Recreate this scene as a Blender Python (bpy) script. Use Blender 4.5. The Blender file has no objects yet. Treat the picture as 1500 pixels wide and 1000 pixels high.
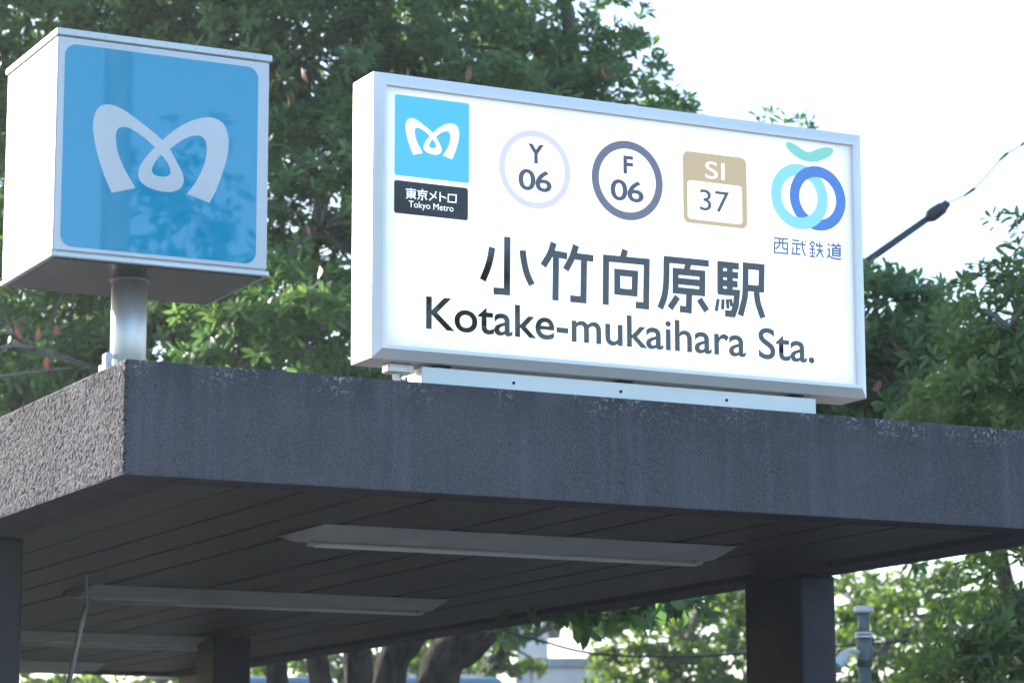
import bpy, bmesh, math, random
import numpy as np
from mathutils import Vector, Matrix
from mathutils.geometry import tessellate_polygon

sc = bpy.context.scene
COL = sc.collection
rad = math.radians

# ------------------------------------------------------------------ camera
G = 2.68                                    # height of the fascia's lower edge above the ground
CAM = np.array([-2.6775, -7.7708, -1.0805 + G])
YAW, PITCH, ROLL, FPX = 0.468, 0.178, -0.0017, 4185.7

def cam_axes():
    cy, sy, cp, sp = math.cos(YAW), math.sin(YAW), math.cos(PITCH), math.sin(PITCH)
    f = np.array([sy * cp, cy * cp, sp]); r = np.array([cy, -sy, 0.0]); u = np.cross(r, f)
    c, s = math.cos(ROLL), math.sin(ROLL)
    return c * r + s * u, -s * r + c * u, f
AR, AU, AF = cam_axes()
cam = bpy.data.cameras.new("camera")
cam_o = bpy.data.objects.new("camera", cam); COL.objects.link(cam_o)
cam_o.matrix_world = Matrix(((AR[0], AU[0], -AF[0], CAM[0]), (AR[1], AU[1], -AF[1], CAM[1]), (AR[2], AU[2], -AF[2], CAM[2]), (0, 0, 0, 1)))
cam.sensor_width = 36.0; cam.lens = FPX / 1500 * 36.0
cam.clip_start = 0.1; cam.clip_end = 3000
cam.dof.use_dof = True; cam.dof.focus_distance = 8.9; cam.dof.aperture_fstop = 6.3
sc.camera = cam_o

# ------------------------------------------------------------------ sky, sun, exposure
SUN_AZ, SUN_EL = rad(-21.0), rad(19.0)      # azimuth from +Y towards +X
SUN = Vector((math.sin(SUN_AZ) * math.cos(SUN_EL), math.cos(SUN_AZ) * math.cos(SUN_EL), math.sin(SUN_EL)))
w = bpy.data.worlds.new("World"); sc.world = w; w.use_nodes = True
nt = w.node_tree; nt.nodes.clear()
sky = nt.nodes.new("ShaderNodeTexSky"); sky.sky_type = 'NISHITA'; sky.sun_disc = False
sky.sun_elevation = SUN_EL; sky.sun_rotation = SUN_AZ
sky.air_density = 1.0; sky.dust_density = 1.2; sky.ozone_density = 1.5
bg = nt.nodes.new("ShaderNodeBackground"); bg.inputs[1].default_value = 0.15
wo = nt.nodes.new("ShaderNodeOutputWorld")
nt.links.new(sky.outputs[0], bg.inputs[0]); nt.links.new(bg.outputs[0], wo.inputs[0])
sun = bpy.data.lights.new("sun", 'SUN'); sun.energy = 3.4; sun.angle = rad(0.5); sun.color = (1.0, 0.93, 0.82)
sun_o = bpy.data.objects.new("sun", sun); COL.objects.link(sun_o)
sun_o.rotation_euler = (-SUN).to_track_quat('-Z', 'Y').to_euler(); sun_o.location = (-10, 30, 20)
sc.view_settings.view_transform = 'Standard'; sc.view_settings.look = 'None'
sc.view_settings.exposure = 1.7; sc.view_settings.gamma = 1.0; sc.view_settings.use_curve_mapping = False
sc.render.engine = 'CYCLES'
sc.cycles.max_bounces = 8; sc.cycles.transparent_max_bounces = 8; sc.cycles.use_denoising = True
sc.cycles.sample_clamp_indirect = 6.0

# ------------------------------------------------------------------ pixel -> point helpers
def ray(px, py):
    d = AF + AR * (px - 750) / FPX - AU * (py - 500) / FPX
    return d / np.linalg.norm(d)
def on_y(px, py, y):
    d = ray(px, py); return Vector(CAM + d * ((y - CAM[1]) / d[1]))
def on_x(px, py, x):
    d = ray(px, py); return Vector(CAM + d * ((x - CAM[0]) / d[0]))
def on_z(px, py, z):
    d = ray(px, py); return Vector(CAM + d * ((z - CAM[2]) / d[2]))
def at(px, py, dist):
    return Vector(CAM + ray(px, py) * dist)

# ------------------------------------------------------------------ object helpers
def tag(o, label=None, cat=None, group=None, kind=None):
    if label: o["label"] = label
    if cat: o["category"] = cat
    if group: o["group"] = group
    if kind: o["kind"] = kind
    return o
def empty(name, loc, label, cat, group=None):
    o = bpy.data.objects.new(name, None); COL.objects.link(o); o.location = loc; o.empty_display_size = 0.2
    o["_"] = 0; del o["_"]
    return tag(o, label, cat, group)
def put(name, me, mat, parent=None, smooth=False):
    """link a mesh given in world coordinates, under its thing"""
    o = bpy.data.objects.new(name, me); COL.objects.link(o)
    if mat is not None and len(me.materials) == 0:
        for m in (mat if isinstance(mat, (list, tuple)) else [mat]): me.materials.append(m)
    if parent is not None:
        off = Vector((0, 0, 0)); q = parent
        while q is not None: off += q.location; q = q.parent
        o.parent = parent; o.location = -off
    if smooth:
        me.polygons.foreach_set("use_smooth", [True] * len(me.polygons))
    return o
def from_bm(bm, name="m"):
    me = bpy.data.meshes.new(name); bm.normal_update(); bm.to_mesh(me); bm.free(); return me
def box(x0, x1, y0, y1, z0, z1, bev=0.0, seg=1):
    bm = bmesh.new(); bmesh.ops.create_cube(bm, size=1)
    for v in bm.verts:
        v.co = Vector((x0 + (v.co.x + .5) * (x1 - x0), y0 + (v.co.y + .5) * (y1 - y0), z0 + (v.co.z + .5) * (z1 - z0)))
    if bev: bmesh.ops.bevel(bm, geom=bm.edges[:], offset=bev, segments=seg, affect='EDGES', profile=.5)
    return from_bm(bm)
def tube_bm(bm, pts, rads, n=10, cap=True, wob=0.0, rng=None):
    pts = [Vector(p) for p in pts]; rings = []
    prev = None
    for i, p in enumerate(pts):
        t = (pts[min(i + 1, len(pts) - 1)] - pts[max(i - 1, 0)]).normalized()
        a = t.orthogonal().normalized() if prev is None else (prev - t * prev.dot(t)).normalized()
        prev = a; b = t.cross(a)
        ring = []
        for k in range(n):
            an = 2 * math.pi * k / n; r = rads[i] * (1 + (rng.uniform(-wob, wob) if rng else 0))
            ring.append(bm.verts.new(p + a * math.cos(an) * r + b * math.sin(an) * r))
        rings.append(ring)
    for i in range(len(rings) - 1):
        for k in range(n):
            bm.faces.new((rings[i][k], rings[i][(k + 1) % n], rings[i + 1][(k + 1) % n], rings[i + 1][k]))
    if cap:
        bm.faces.new(list(reversed(rings[0]))); bm.faces.new(rings[-1])
def tube(pts, rads, n=10, **k):
    bm = bmesh.new()
    if not isinstance(rads, (list, tuple)): rads = [rads] * len(pts)
    tube_bm(bm, pts, rads, n, **k); return from_bm(bm)
def prism(poly, axis_vec):
    """poly: list of Vectors (one flat outline), extruded by axis_vec"""
    bm = bmesh.new(); a = [bm.verts.new(p) for p in poly]; b = [bm.verts.new(p + axis_vec) for p in poly]
    bm.faces.new(a); bm.faces.new(list(reversed(b)))
    n = len(a)
    for i in range(n): bm.faces.new((a[i], b[i], b[(i + 1) % n], a[(i + 1) % n]))
    bmesh.ops.recalc_face_normals(bm, faces=bm.faces[:]); return from_bm(bm)
def smooth_path(pts, n=6):
    pts = [Vector(p) for p in pts]
    if len(pts) < 3: return pts
    out = []
    P = [pts[0] * 2 - pts[1]] + pts + [pts[-1] * 2 - pts[-2]]
    for i in range(1, len(P) - 2):
        for k in range(n):
            t = k / n
            out.append(.5 * ((2 * P[i]) + (P[i + 1] - P[i - 1]) * t + (2 * P[i - 1] - 5 * P[i] + 4 * P[i + 1] - P[i + 2]) * t * t + (3 * P[i] - P[i - 1] - 3 * P[i + 1] + P[i + 2]) * t ** 3))
    out.append(pts[-1]); return out

# ------------------------------------------------------------------ materials
def mat(name, color, rough=.6, metal=0.0, spec=.5, emit=None, estr=0.0, coat=0.0):
    m = bpy.data.materials.new(name); m.use_nodes = True
    b = m.node_tree.nodes["Principled BSDF"]
    b.inputs["Base Color"].default_value = (*color, 1); b.inputs["Roughness"].default_value = rough
    b.inputs["Metallic"].default_value = metal; b.inputs["Specular IOR Level"].default_value = spec
    b.inputs["Coat Weight"].default_value = coat; b.inputs["Coat Roughness"].default_value = 0.03
    if emit: b.inputs["Emission Color"].default_value = (*emit, 1); b.inputs["Emission Strength"].default_value = estr
    return m
def nodes(m): return m.node_tree.nodes, m.node_tree.links, m.node_tree.nodes["Principled BSDF"]
def noisy(m, c0, c1, scale=8, detail=6, lo=.35, hi=.65, bump=0.0, bscale=60, bdist=.004, stretch=(1, 1, 1), rough_var=0.0):
    n, l, b = nodes(m)
    tc = n.new("ShaderNodeTexCoord"); mp = n.new("ShaderNodeMapping"); mp.inputs["Scale"].default_value = stretch
    geo = n.new("ShaderNodeNewGeometry"); l.new(geo.outputs["Position"], mp.inputs[0])
    t = n.new("ShaderNodeTexNoise"); t.inputs["Scale"].default_value = scale; t.inputs["Detail"].default_value = detail; l.new(mp.outputs[0], t.inputs[0])
    r = n.new("ShaderNodeValToRGB"); r.color_ramp.elements[0].position = lo; r.color_ramp.elements[1].position = hi
    r.color_ramp.elements[0].color = (*c0, 1); r.color_ramp.elements[1].color = (*c1, 1)
    l.new(t.outputs[0], r.inputs[0]); l.new(r.outputs[0], b.inputs["Base Color"])
    if rough_var:
        mr = n.new("ShaderNodeMapRange"); br = b.inputs["Roughness"].default_value
        mr.inputs["To Min"].default_value = br - rough_var; mr.inputs["To Max"].default_value = br + rough_var
        l.new(t.outputs[0], mr.inputs["Value"]); l.new(mr.outputs[0], b.inputs["Roughness"])
    if bump:
        t2 = n.new("ShaderNodeTexNoise"); t2.inputs["Scale"].default_value = bscale; t2.inputs["Detail"].default_value = 4; l.new(geo.outputs["Position"], t2.inputs[0])
        bp = n.new("ShaderNodeBump"); bp.inputs["Strength"].default_value = bump; bp.inputs["Distance"].default_value = bdist
        l.new(t2.outputs[0], bp.inputs["Height"]); l.new(bp.outputs[0], b.inputs["Normal"])
    return m

def stucco():
    m = mat("sprayed_stucco", (.09, .095, .115), .86, spec=.13)
    n, l, b = nodes(m)
    geo = n.new("ShaderNodeNewGeometry")
    def noise(scale, detail, stretch=None, rough=.55):
        t = n.new("ShaderNodeTexNoise"); t.inputs["Scale"].default_value = scale; t.inputs["Detail"].default_value = detail; t.inputs["Roughness"].default_value = rough
        if stretch:
            mp = n.new("ShaderNodeMapping"); mp.inputs["Scale"].default_value = stretch; l.new(geo.outputs["Position"], mp.inputs[0]); l.new(mp.outputs[0], t.inputs[0])
        else: l.new(geo.outputs["Position"], t.inputs[0])
        return t.outputs[0]
    def ramp(v, a, c, ca=(0, 0, 0), cc=(1, 1, 1)):
        r = n.new("ShaderNodeValToRGB"); r.color_ramp.elements[0].position = a; r.color_ramp.elements[1].position = c
        r.color_ramp.elements[0].color = (*ca, 1); r.color_ramp.elements[1].color = (*cc, 1); l.new(v, r.inputs[0]); return r.outputs[0]
    def mix(f, a, c):
        x = n.new("ShaderNodeMix"); x.data_type = 'RGBA'
        l.new(f, x.inputs[0])
        for s, v in ((6, a), (7, c)):
            if isinstance(v, tuple): x.inputs[s].default_value = (*v, 1)
            else: l.new(v, x.inputs[s])
        return x.outputs[2]
    def mul(a, c):
        x = n.new("ShaderNodeMath"); x.operation = 'MULTIPLY'
        for s, v in ((0, a), (1, c)):
            if isinstance(v, float): x.inputs[s].default_value = v
            else: l.new(v, x.inputs[s])
        return x.outputs[0]
    base = mix(ramp(noise(2.2, 7), .32, .68), (.057, .055, .068), (.100, .093, .110))
    base = mix(ramp(noise(300, 4), .40, .68), base, (.155, .15, .172))
    streak = ramp(noise(5.0, 5, (3.2, 3.2, .18)), .53, .72)            # pale run-off streaks below the coping
    base = mix(mul(streak, .32), base, (.20, .19, .24))
    dark = ramp(noise(4.0, 6, (5.0, 5.0, .3), .65), .55, .75)
    base = mix(mul(dark, .42), base, (.045, .047, .056))
    sep = n.new("ShaderNodeSeparateXYZ"); l.new(geo.outputs["Position"], sep.inputs[0])
    mr = n.new("ShaderNodeMapRange"); mr.inputs["From Min"].default_value = G + .20; mr.inputs["From Max"].default_value = G + .335
    l.new(sep.outputs[2], mr.inputs["Value"])
    grime = ramp(noise(9, 6, (1, 1, .6)), .38, .62)
    base = mix(mul(mul(mr.outputs[0], grime), .75), base, (.05, .05, .056))
    mr2 = n.new("ShaderNodeMapRange"); mr2.inputs["From Min"].default_value = G + .255; mr2.inputs["From Max"].default_value = G + .335
    l.new(sep.outputs[2], mr2.inputs["Value"])
    lichen = mul(ramp(noise(75, 4), .54, .60), ramp(noise(5.5, 3), .46, .60))
    base = mix(mul(mul(mr2.outputs[0], lichen), .8), base, (.42, .43, .42))
    l.new(base, b.inputs["Base Color"])
    bp = n.new("ShaderNodeBump"); bp.inputs["Strength"].default_value = .55; bp.inputs["Distance"].default_value = .004
    l.new(noise(330, 4), bp.inputs["Height"]); l.new(bp.outputs[0], b.inputs["Normal"])
    return m

M = {}
M['stucco'] = stucco()
M['plank'] = noisy(mat("ceiling_plank", (.07, .065, .065), .5, spec=.3), (.046, .039, .038), (.070, .057, .052), 3, bump=.05, bscale=40, stretch=(2, .3, 1))
M['gap'] = mat("dark_gap", (.012, .012, .014), .9)
M['concrete'] = noisy(mat("concrete", (.2, .2, .21), .8), (.12, .12, .125), (.19, .185, .185), 5, bump=.3, bscale=120)
M['bitumen'] = noisy(mat("roof_felt", (.05, .05, .05), .95, spec=.1), (.04, .04, .042), (.06, .06, .06), 5, bump=.2, bscale=100)
M['column'] = noisy(mat("column_paint", (.03, .033, .05), .6, spec=.3), (.024, .027, .044), (.036, .040, .058), 4, bump=.2, bscale=200, bdist=.002)
M['alu'] = noisy(mat("anodised_aluminium", (.8, .82, .85), .35, metal=.1), (.84, .85, .87), (.90, .905, .915), 2.5, bump=.02, bscale=30, stretch=(.4, 1, 3))
M['alu_dull'] = noisy(mat("dull_aluminium", (.5, .53, .55), .38, metal=.25), (.58, .63, .65), (.70, .73, .75), 3, stretch=(.6, 1, 1))
M['steel'] = noisy(mat("brushed_steel", (.7, .7, .71), .5, metal=.75), (.62, .62, .63), (.75, .75, .75), 6, stretch=(3, 3, .4), bump=.03, bscale=80, rough_var=.08)
M['under'] = noisy(mat("stainless_underside", (.03, .035, .034), .22, spec=.4), (.024, .029, .028), (.036, .041, .04), 4)
M['blue'] = mat("blue_acrylic", (.0, .345, .585), .012, spec=.5, coat=.25)
M['boxwhite'] = mat("white_acrylic", (.66, .68, .73), .10, spec=.6, coat=.3)
M['boxframe'] = mat("box_frame_paint", (.64, .66, .70), .3)
M['screw'] = mat("zinc_screw", (.5, .5, .5), .35, metal=1)
M['ink'] = mat("black_film", (.008, .009, .014), .03, spec=.5, coat=.3)
M['plate'] = mat("dark_plate_film", (.012, .012, .018), .04, spec=.35)
M['fixture'] = noisy(mat("fixture_enamel", (.6, .61, .61), .35), (.50, .51, .51), (.62, .62, .62), 6)
M['tube'] = mat("unlit_tube_glass", (.85, .86, .86), .05, spec=.8, coat=.6)
M['bark'] = noisy(mat("bark", (.06, .05, .045), .95, spec=.15), (.022, .020, .019), (.075, .062, .054), 14, bump=.8, bscale=40, bdist=.02, stretch=(1, 1, .35))
M['twig'] = noisy(mat("twig", (.14, .13, .12), .85), (.09, .085, .08), (.19, .18, .165), 30)
M['asphalt'] = noisy(mat("asphalt", (.05, .05, .052), .95, spec=.15), (.04, .04, .042), (.065, .065, .067), 3, bump=.3, bscale=150)
M['paving'] = noisy(mat("paving", (.1, .1, .095), .95, spec=.15), (.075, .074, .07), (.12, .115, .11), 1.2, bump=.2, bscale=90)
M['cable'] = mat("black_cable", (.02, .02, .023), .5)
M['arm'] = mat("dark_painted_arm", (.035, .04, .065), .5)
M['wire'] = mat("thin_wire", (.30, .30, .32), .5)

def lit_panel():
    # translucent acrylic lit by the tubes inside: brightest in the middle, weaker towards the edges
    m = mat("lit_acrylic", (.84, .83, .85), .05, spec=.5, coat=.5, emit=(1, .975, .97), estr=.3)
    n, l, b = nodes(m)
    tc = n.new("ShaderNodeTexCoord"); sep = n.new("ShaderNodeSeparateXYZ"); l.new(tc.outputs["Generated"], sep.inputs[0])
    def para(sock):
        a = n.new("ShaderNodeMath"); a.operation = 'MULTIPLY_ADD'; l.new(sock, a.inputs[0]); a.inputs[1].default_value = 2; a.inputs[2].default_value = -1
        p = n.new("ShaderNodeMath"); p.operation = 'ABSOLUTE'; l.new(a.outputs[0], p.inputs[0])
        q = n.new("ShaderNodeMath"); q.operation = 'POWER'; l.new(p.outputs[0], q.inputs[0]); q.inputs[1].default_value = 14
        s = n.new("ShaderNodeMath"); s.operation = 'SUBTRACT'; s.inputs[0].default_value = 1; l.new(q.outputs[0], s.inputs[1]); return s.outputs[0]
    mu = n.new("ShaderNodeMath"); mu.operation = 'MULTIPLY'; l.new(para(sep.outputs[0]), mu.inputs[0]); l.new(para(sep.outputs[2]), mu.inputs[1])
    mr = n.new("ShaderNodeMapRange"); mr.inputs["To Min"].default_value = .04; mr.inputs["To Max"].default_value = .30; l.new(mu.outputs[0], mr.inputs["Value"])
    l.new(mr.outputs[0], b.inputs["Emission Strength"])
    return m
M['lit'] = lit_panel()
def film(name, c, e):          # coloured film on the lit panel: glows with its own colour
    return mat(name, c, .06, spec=.6, coat=.4, emit=c, estr=e)
M['f_blue'] = film("cyan_film", (.035, .42, .66), .16)
M['f_white'] = film("white_film", (.85, .86, .88), .30)
M['f_ring_pale'] = film("pale_grey_film", (.70, .60, .60), .14)
M['f_ring_purple'] = film("purple_grey_film", (.15, .125, .17), .05)
M['f_tan'] = film("tan_film", (.62, .40, .17), .12)
M['f_ltblue'] = film("light_blue_film", (.22, .58, .86), .17)
M['f_mdblue'] = film("mid_blue_film", (.025, .16, .56), .09)
M['f_green'] = film("leaf_green_film", (.20, .58, .45), .13)
M['f_navy'] = film("navy_film", (.02, .028, .06), .0)
M['f_railblue'] = film("rail_blue_film", (.03, .11, .30), .04)

def leaf_material(name, ramp, trans=.35, rough=.38):
    m = mat(name, (.05, .09, .03), rough, spec=.5)
    n, l, b = nodes(m)
    at_ = n.new("ShaderNodeAttribute"); at_.attribute_name = "tint"
    r = n.new("ShaderNodeValToRGB"); els = r.color_ramp.elements
    els[0].position, els[0].color = ramp[0][0], (*ramp[0][1], 1)
    els[1].position, els[1].color = ramp[-1][0], (*ramp[-1][1], 1)
    for p, c in ramp[1:-1]:
        e = els.new(p); e.color = (*c, 1)
    l.new(at_.outputs["Fac"], r.inputs[0]); l.new(r.outputs[0], b.inputs["Base Color"])
    t = n.new("ShaderNodeBsdfTranslucent")
    hs = n.new("ShaderNodeHueSaturation"); hs.inputs["Hue"].default_value = .485; hs.inputs["Saturation"].default_value = 1.15; hs.inputs["Value"].default_value = 1.9
    l.new(r.outputs[0], hs.inputs["Color"]); l.new(hs.outputs[0], t.inputs["Color"])
    mx = n.new("ShaderNodeMixShader"); mx.inputs[0].default_value = trans
    out = n["Material Output"]; l.new(b.outputs[0], mx.inputs[1]); l.new(t.outputs[0], mx.inputs[2]); l.new(mx.outputs[0], out.inputs[0])
    return m
M['leaf_ever'] = leaf_material("evergreen_leaf", [(0, (.045, .105, .045)), (.45, (.095, .185, .066)), (.85, (.155, .255, .078)), (1, (.20, .30, .09))], .5)
M['leaf_mid'] = leaf_material("mid_green_leaf", [(0, (.055, .11, .035)), (.5, (.105, .18, .05)), (1, (.17, .25, .07))], .48)
M['leaf_light'] = leaf_material("light_green_leaf", [(0, (.06, .12, .025)), (.5, (.10, .175, .038)), (1, (.18, .25, .06))], .52, .5)
M['leaf_red'] = leaf_material("old_red_leaf", [(0, (.13, .05, .035)), (.5, (.18, .075, .045)), (1, (.24, .13, .055))], .15)
M['leaf_purple'] = leaf_material("purple_leaf", [(0, (.06, .025, .028)), (1, (.10, .045, .04))], .15)

# ------------------------------------------------------------------ ground
def sheet(name, x0, x1, y0, y1, z, m, kind="structure"):
    bm = bmesh.new(); v = [bm.verts.new(p) for p in ((x0, y0, z), (x1, y0, z), (x1, y1, z), (x0, y1, z))]; bm.faces.new(v)
    o = put(name, from_bm(bm), m); o["kind"] = kind; return o
sheet("ground", -900, 900, -900, 900, 0, M['asphalt'])
sheet("pavement", -9, 5.2, -11, 12.5, .006, M['paving'])

# ------------------------------------------------------------------ canopy
W, D, H = 3.50, 8.85, .335
BW = .20                                     # width of the fascia beam
canopy = empty("entrance_canopy", (W / 2, D / 2, 0), "dark slate-grey station entrance canopy with rough stucco fascia on slim columns", "canopy")

def fascia_mesh():
    rng = np.random.default_rng(5)
    bm = bmesh.new()
    def grid(o, du, dv, nu, nv, nrm, amp, coarse):
        h = rng.random((nu + 1, nv + 1))
        h2 = rng.random((nu // 2 + 2, nv // 2 + 2))
        i, j = np.meshgrid(np.arange(nu + 1), np.arange(nv + 1), indexing='ij')
        h = h * (1 - coarse) + coarse * h2[i // 2, j // 2]
        vs = []
        for a in range(nu + 1):
            row = []
            for c in range(nv + 1):
                edge = a in (0, nu) or c in (0, nv)
                k = 0 if edge else h[a, c] * amp
                ja = 0 if edge else (rng.random() - .5) * .7
                jc = 0 if edge else (rng.random() - .5) * .7
                row.append(bm.verts.new(o + du * ((a + ja) / nu) + dv * ((c + jc) / nv) + nrm * k))
            vs.append(row)
        for a in range(nu):
            for c in range(nv):
                bm.faces.new((vs[a][c], vs[a + 1][c], vs[a + 1][c + 1], vs[a][c + 1]))
    V = Vector
    Z0 = G
    grid(V((0, 0, Z0)), V((W, 0, 0)), V((0, 0, H)), 560, 56, V((0, -1, 0)), .0024, .4)        # front
    grid(V((0, D, Z0)), V((0, -D, 0)), V((0, 0, H)), 1480, 56, V((-1, 0, 0)), .0046, .35)      # left, coarse
    grid(V((W, 0, Z0)), V((0, D, 0)), V((0, 0, H)), 200, 10, V((1, 0, 0)), .003, .4)
    grid(V((W, D, Z0)), V((-W, 0, 0)), V((0, 0, H)), 80, 10, V((0, 1, 0)), .003, .4)
    def ring(z, up):
        o = [V((0, 0, z)), V((W, 0, z)), V((W, D, z)), V((0, D, z))]
        i = [V((BW, .15, z)), V((W - BW, .15, z)), V((W - BW, D - BW, z)), V((BW, D - BW, z))]
        for k in range(4):
            q = [o[k], o[(k + 1) % 4], i[(k + 1) % 4], i[k]]
            if not up: q.reverse()
            bm.faces.new([bm.verts.new(p) for p in q])
        return i
    lo = ring(Z0, False); hi = ring(Z0 + H, True)
    for k in range(4):
        bm.faces.new([bm.verts.new(p) for p in (lo[k], lo[(k + 1) % 4], hi[(k + 1) % 4], hi[k])])
    bmesh.ops.remove_doubles(bm, verts=bm.verts[:], dist=1e-5)
    for v in bm.verts:                       # worn front-left arris
        if abs(v.co.x) < 1e-4 and abs(v.co.y) < 1e-4 and Z0 + .002 < v.co.z < Z0 + H - .002:
            k = rng.random() ** 3 * .010; v.co.x += k; v.co.y += k * .8
    return from_bm(bm)
put("fascia", fascia_mesh(), M['stucco'], canopy)
put("roof_slab", box(BW - .01, W - BW + .01, .14, D - BW + .01, G + .10, G + H - .06), M['bitumen'], canopy)
put("ceiling_backing", box(BW + .001, W - BW - .001, .151, D - BW - .001, G + .045, G + .09), M['gap'], canopy)
CZ = G + .012                                # underside of the ceiling planks
px0, px1 = BW + .03, W - BW - .03
npl = 14; pw = (px1 - px0) / npl
plank = box(0, pw - .014, .175, D - BW - .03, CZ, CZ + .026)
for i in range(npl):
    o = put("ceiling_plank", plank, M['plank'], canopy)
    o.location.x += px0 + i * pw + .007; o.location.z += (i * 7 % 4) * .0012; o.location.x += ((i * 5 % 7) - 3) * .0008
for (x0, x1, y0, y1) in ((3.335, 3.497, 1.64, 2.06), (.03, .245, 1.735, 2.05), (3.335, 3.497, 8.22, 8.60), (.03, .245, 8.22, 8.60)):
    c = put("column", box(x0, x1, y0, y1, .006, G - .001, .012, 2), M['column'], canopy)
    put("base_plate", box(x0 - .04, x1 + .04, y0 - .04, y1 + .04, .006, .03, .004), M['steel'], c)
put("sun_block_wall", box(.07, .21, 2.052, 8.218, .006, G - .002), M['column'], canopy)  # unseen wall, added to keep the sun from under the canopy
p = on_z(336, 932, CZ)
c = put("column", box(p.x - .10, p.x + .10, p.y - .05, p.y + .20, .006, CZ - .001, .01), M['column'], canopy)

# ------------------------------------------------------------------ fluorescent fixtures under the ceiling
def fixture(cy, label):
    x0, x1 = 1.045, 2.66
    t = empty("fluorescent_light", ((x0 + x1) / 2, cy, CZ - .1), label, "ceiling light", "fluorescent lights under the canopy")
    hw, hb, dz, ins = .215, .050, .036, .004
    zt, zb = CZ - .0006, CZ - dz
    a = [(x0, cy - hw, zt), (x1, cy - hw, zt), (x1, cy + hw, zt), (x0, cy + hw, zt)]
    b = [(x0 + ins, cy - hb, zb), (x1 - ins, cy - hb, zb), (x1 - ins, cy + hb, zb), (x0 + ins, cy + hb, zb)]
    bm = bmesh.new(); A = [bm.verts.new(q) for q in a]; B = [bm.verts.new(q) for q in b]
    bm.faces.new(A); bm.faces.new(list(reversed(B)))
    for k in range(4): bm.faces.new((A[k], B[k], B[(k + 1) % 4], A[(k + 1) % 4]))
    bmesh.ops.recalc_face_normals(bm, faces=bm.faces[:])
    bmesh.ops.bevel(bm, geom=bm.edges[:], offset=.004, segments=2, affect='EDGES')
    put("housing", from_bm(bm), M['fixture'], t)
    r = .009
    put("tube", tube([(x0 + ins + .05, cy, zb - r - .003), (x1 - ins - .05, cy, zb - r - .003)], r, 14), M['tube'], t, True)
    for xx in (x0 + ins + .03, x1 - ins - .06):
        put("lamp_holder", box(xx, xx + .03, cy - .022, cy + .022, zb - .016, zb - .0006, .004), M['fixture'], t)
for cy, lb in ((1.20, "white enamelled fluorescent fixture nearest the front edge of the canopy"),
               (3.60, "second fluorescent fixture from the front, below the large one"),
               (6.05, "third fluorescent fixture from the front, deep under the canopy"),
               (8.15, "small rearmost fluorescent fixture at the dark back of the canopy")):
    fixture(cy, lb)

# ------------------------------------------------------------------ flat graphics helpers (u, v on a plane)
class Plane:
    """a vertical face: maps photo pixels and (u, v) to points on it"""
    def __init__(s, kind, val): s.kind, s.val = kind, val
    def px(s, x, y):
        q = on_y(x, y, s.val) if s.kind == 'y' else on_x(x, y, s.val)
        return (q.x, q.z) if s.kind == 'y' else (-q.y, q.z)
    def pt(s, u, v, off=0.0):
        return Vector((u, s.val - off, v)) if s.kind == 'y' else Vector((s.val - off, -u, v))
def flat(pl, polys, off, thick):
    """polys: list of (outline, [holes]) in (u, v); a thin plate standing off the plane"""
    bm = bmesh.new()
    for outline, holes in polys:
        loops = [outline] + list(holes)
        tris = tessellate_polygon([[Vector((a, b, 0)) for a, b in lp] for lp in loops])
        allp = [q for lp in loops for q in lp]
        f = [bm.verts.new(pl.pt(a, b, off + thick)) for a, b in allp]
        k = [bm.verts.new(pl.pt(a, b, off)) for a, b in allp]
        for t in tris:
            try: bm.faces.new([f[i] for i in t])
            except ValueError: pass
        i0 = 0
        for lp in loops:
            n = len(lp)
            for i in range(n):
                j = (i + 1) % n
                try: bm.faces.new((f[i0 + i], f[i0 + j], k[i0 + j], k[i0 + i]))
                except ValueError: pass
            i0 += n
    bmesh.ops.recalc_face_normals(bm, faces=bm.faces[:])
    # make sure the visible plates face outwards
    n = pl.pt(0, 0, 1) - pl.pt(0, 0, 0)
    for fc in bm.faces:
        fc.normal_update()
        if abs(fc.normal.dot(n)) > .9 and fc.normal.dot(n) < 0: fc.normal_flip()
    return from_bm(bm)
def rrect(u0, u1, v0, v1, r, n=6):
    out = []
    for cx, cy, a0 in ((u1 - r, v1 - r, 0), (u0 + r, v1 - r, 90), (u0 + r, v0 + r, 180), (u1 - r, v0 + r, 270)):
        for k in range(n + 1):
            a = rad(a0 + 90 * k / n); out.append((cx + r * math.cos(a), cy + r * math.sin(a)))
    return out
def circle(cu, cv, ru, rv=None, n=56):
    rv = rv or ru
    return [(cu + ru * math.cos(2 * math.pi * k / n), cv + rv * math.sin(2 * math.pi * k / n)) for k in range(n)]
def curve2(pts, n=5):
    return [(q.x, q.y) for q in smooth_path([(a, b, 0) for a, b in pts], n)]
def stroke(pts, wd, smooth=False, closed=False):
    """a brush stroke of even width along (u, v) points -> list of outlines"""
    if smooth and len(pts) > 2: pts = curve2(pts, 5)
    P = [Vector((a, b)) for a, b in pts]; n = len(P); L, Rr = [], []
    for i in range(n):
        if closed: d0, d1 = (P[i] - P[i - 1]).normalized(), (P[(i + 1) % n] - P[i]).normalized()
        else:
            d0 = (P[i] - P[i - 1]).normalized() if i else (P[1] - P[0]).normalized()
            d1 = (P[i + 1] - P[i]).normalized() if i < n - 1 else d0
        n0, n1 = Vector((-d0.y, d0.x)), Vector((-d1.y, d1.x)); m = (n0 + n1)
        m = m.normalized() if m.length > 1e-6 else n0
        s = wd / 2 / max(.5, m.dot(n0)); L.append(P[i] + m * s); Rr.append(P[i] - m * s)
    if closed:
        return [([tuple(q) for q in L], [[tuple(q) for q in Rr]])] if True else None
    return [([tuple(q) for q in L] + [tuple(q) for q in reversed(Rr)], [])]
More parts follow.
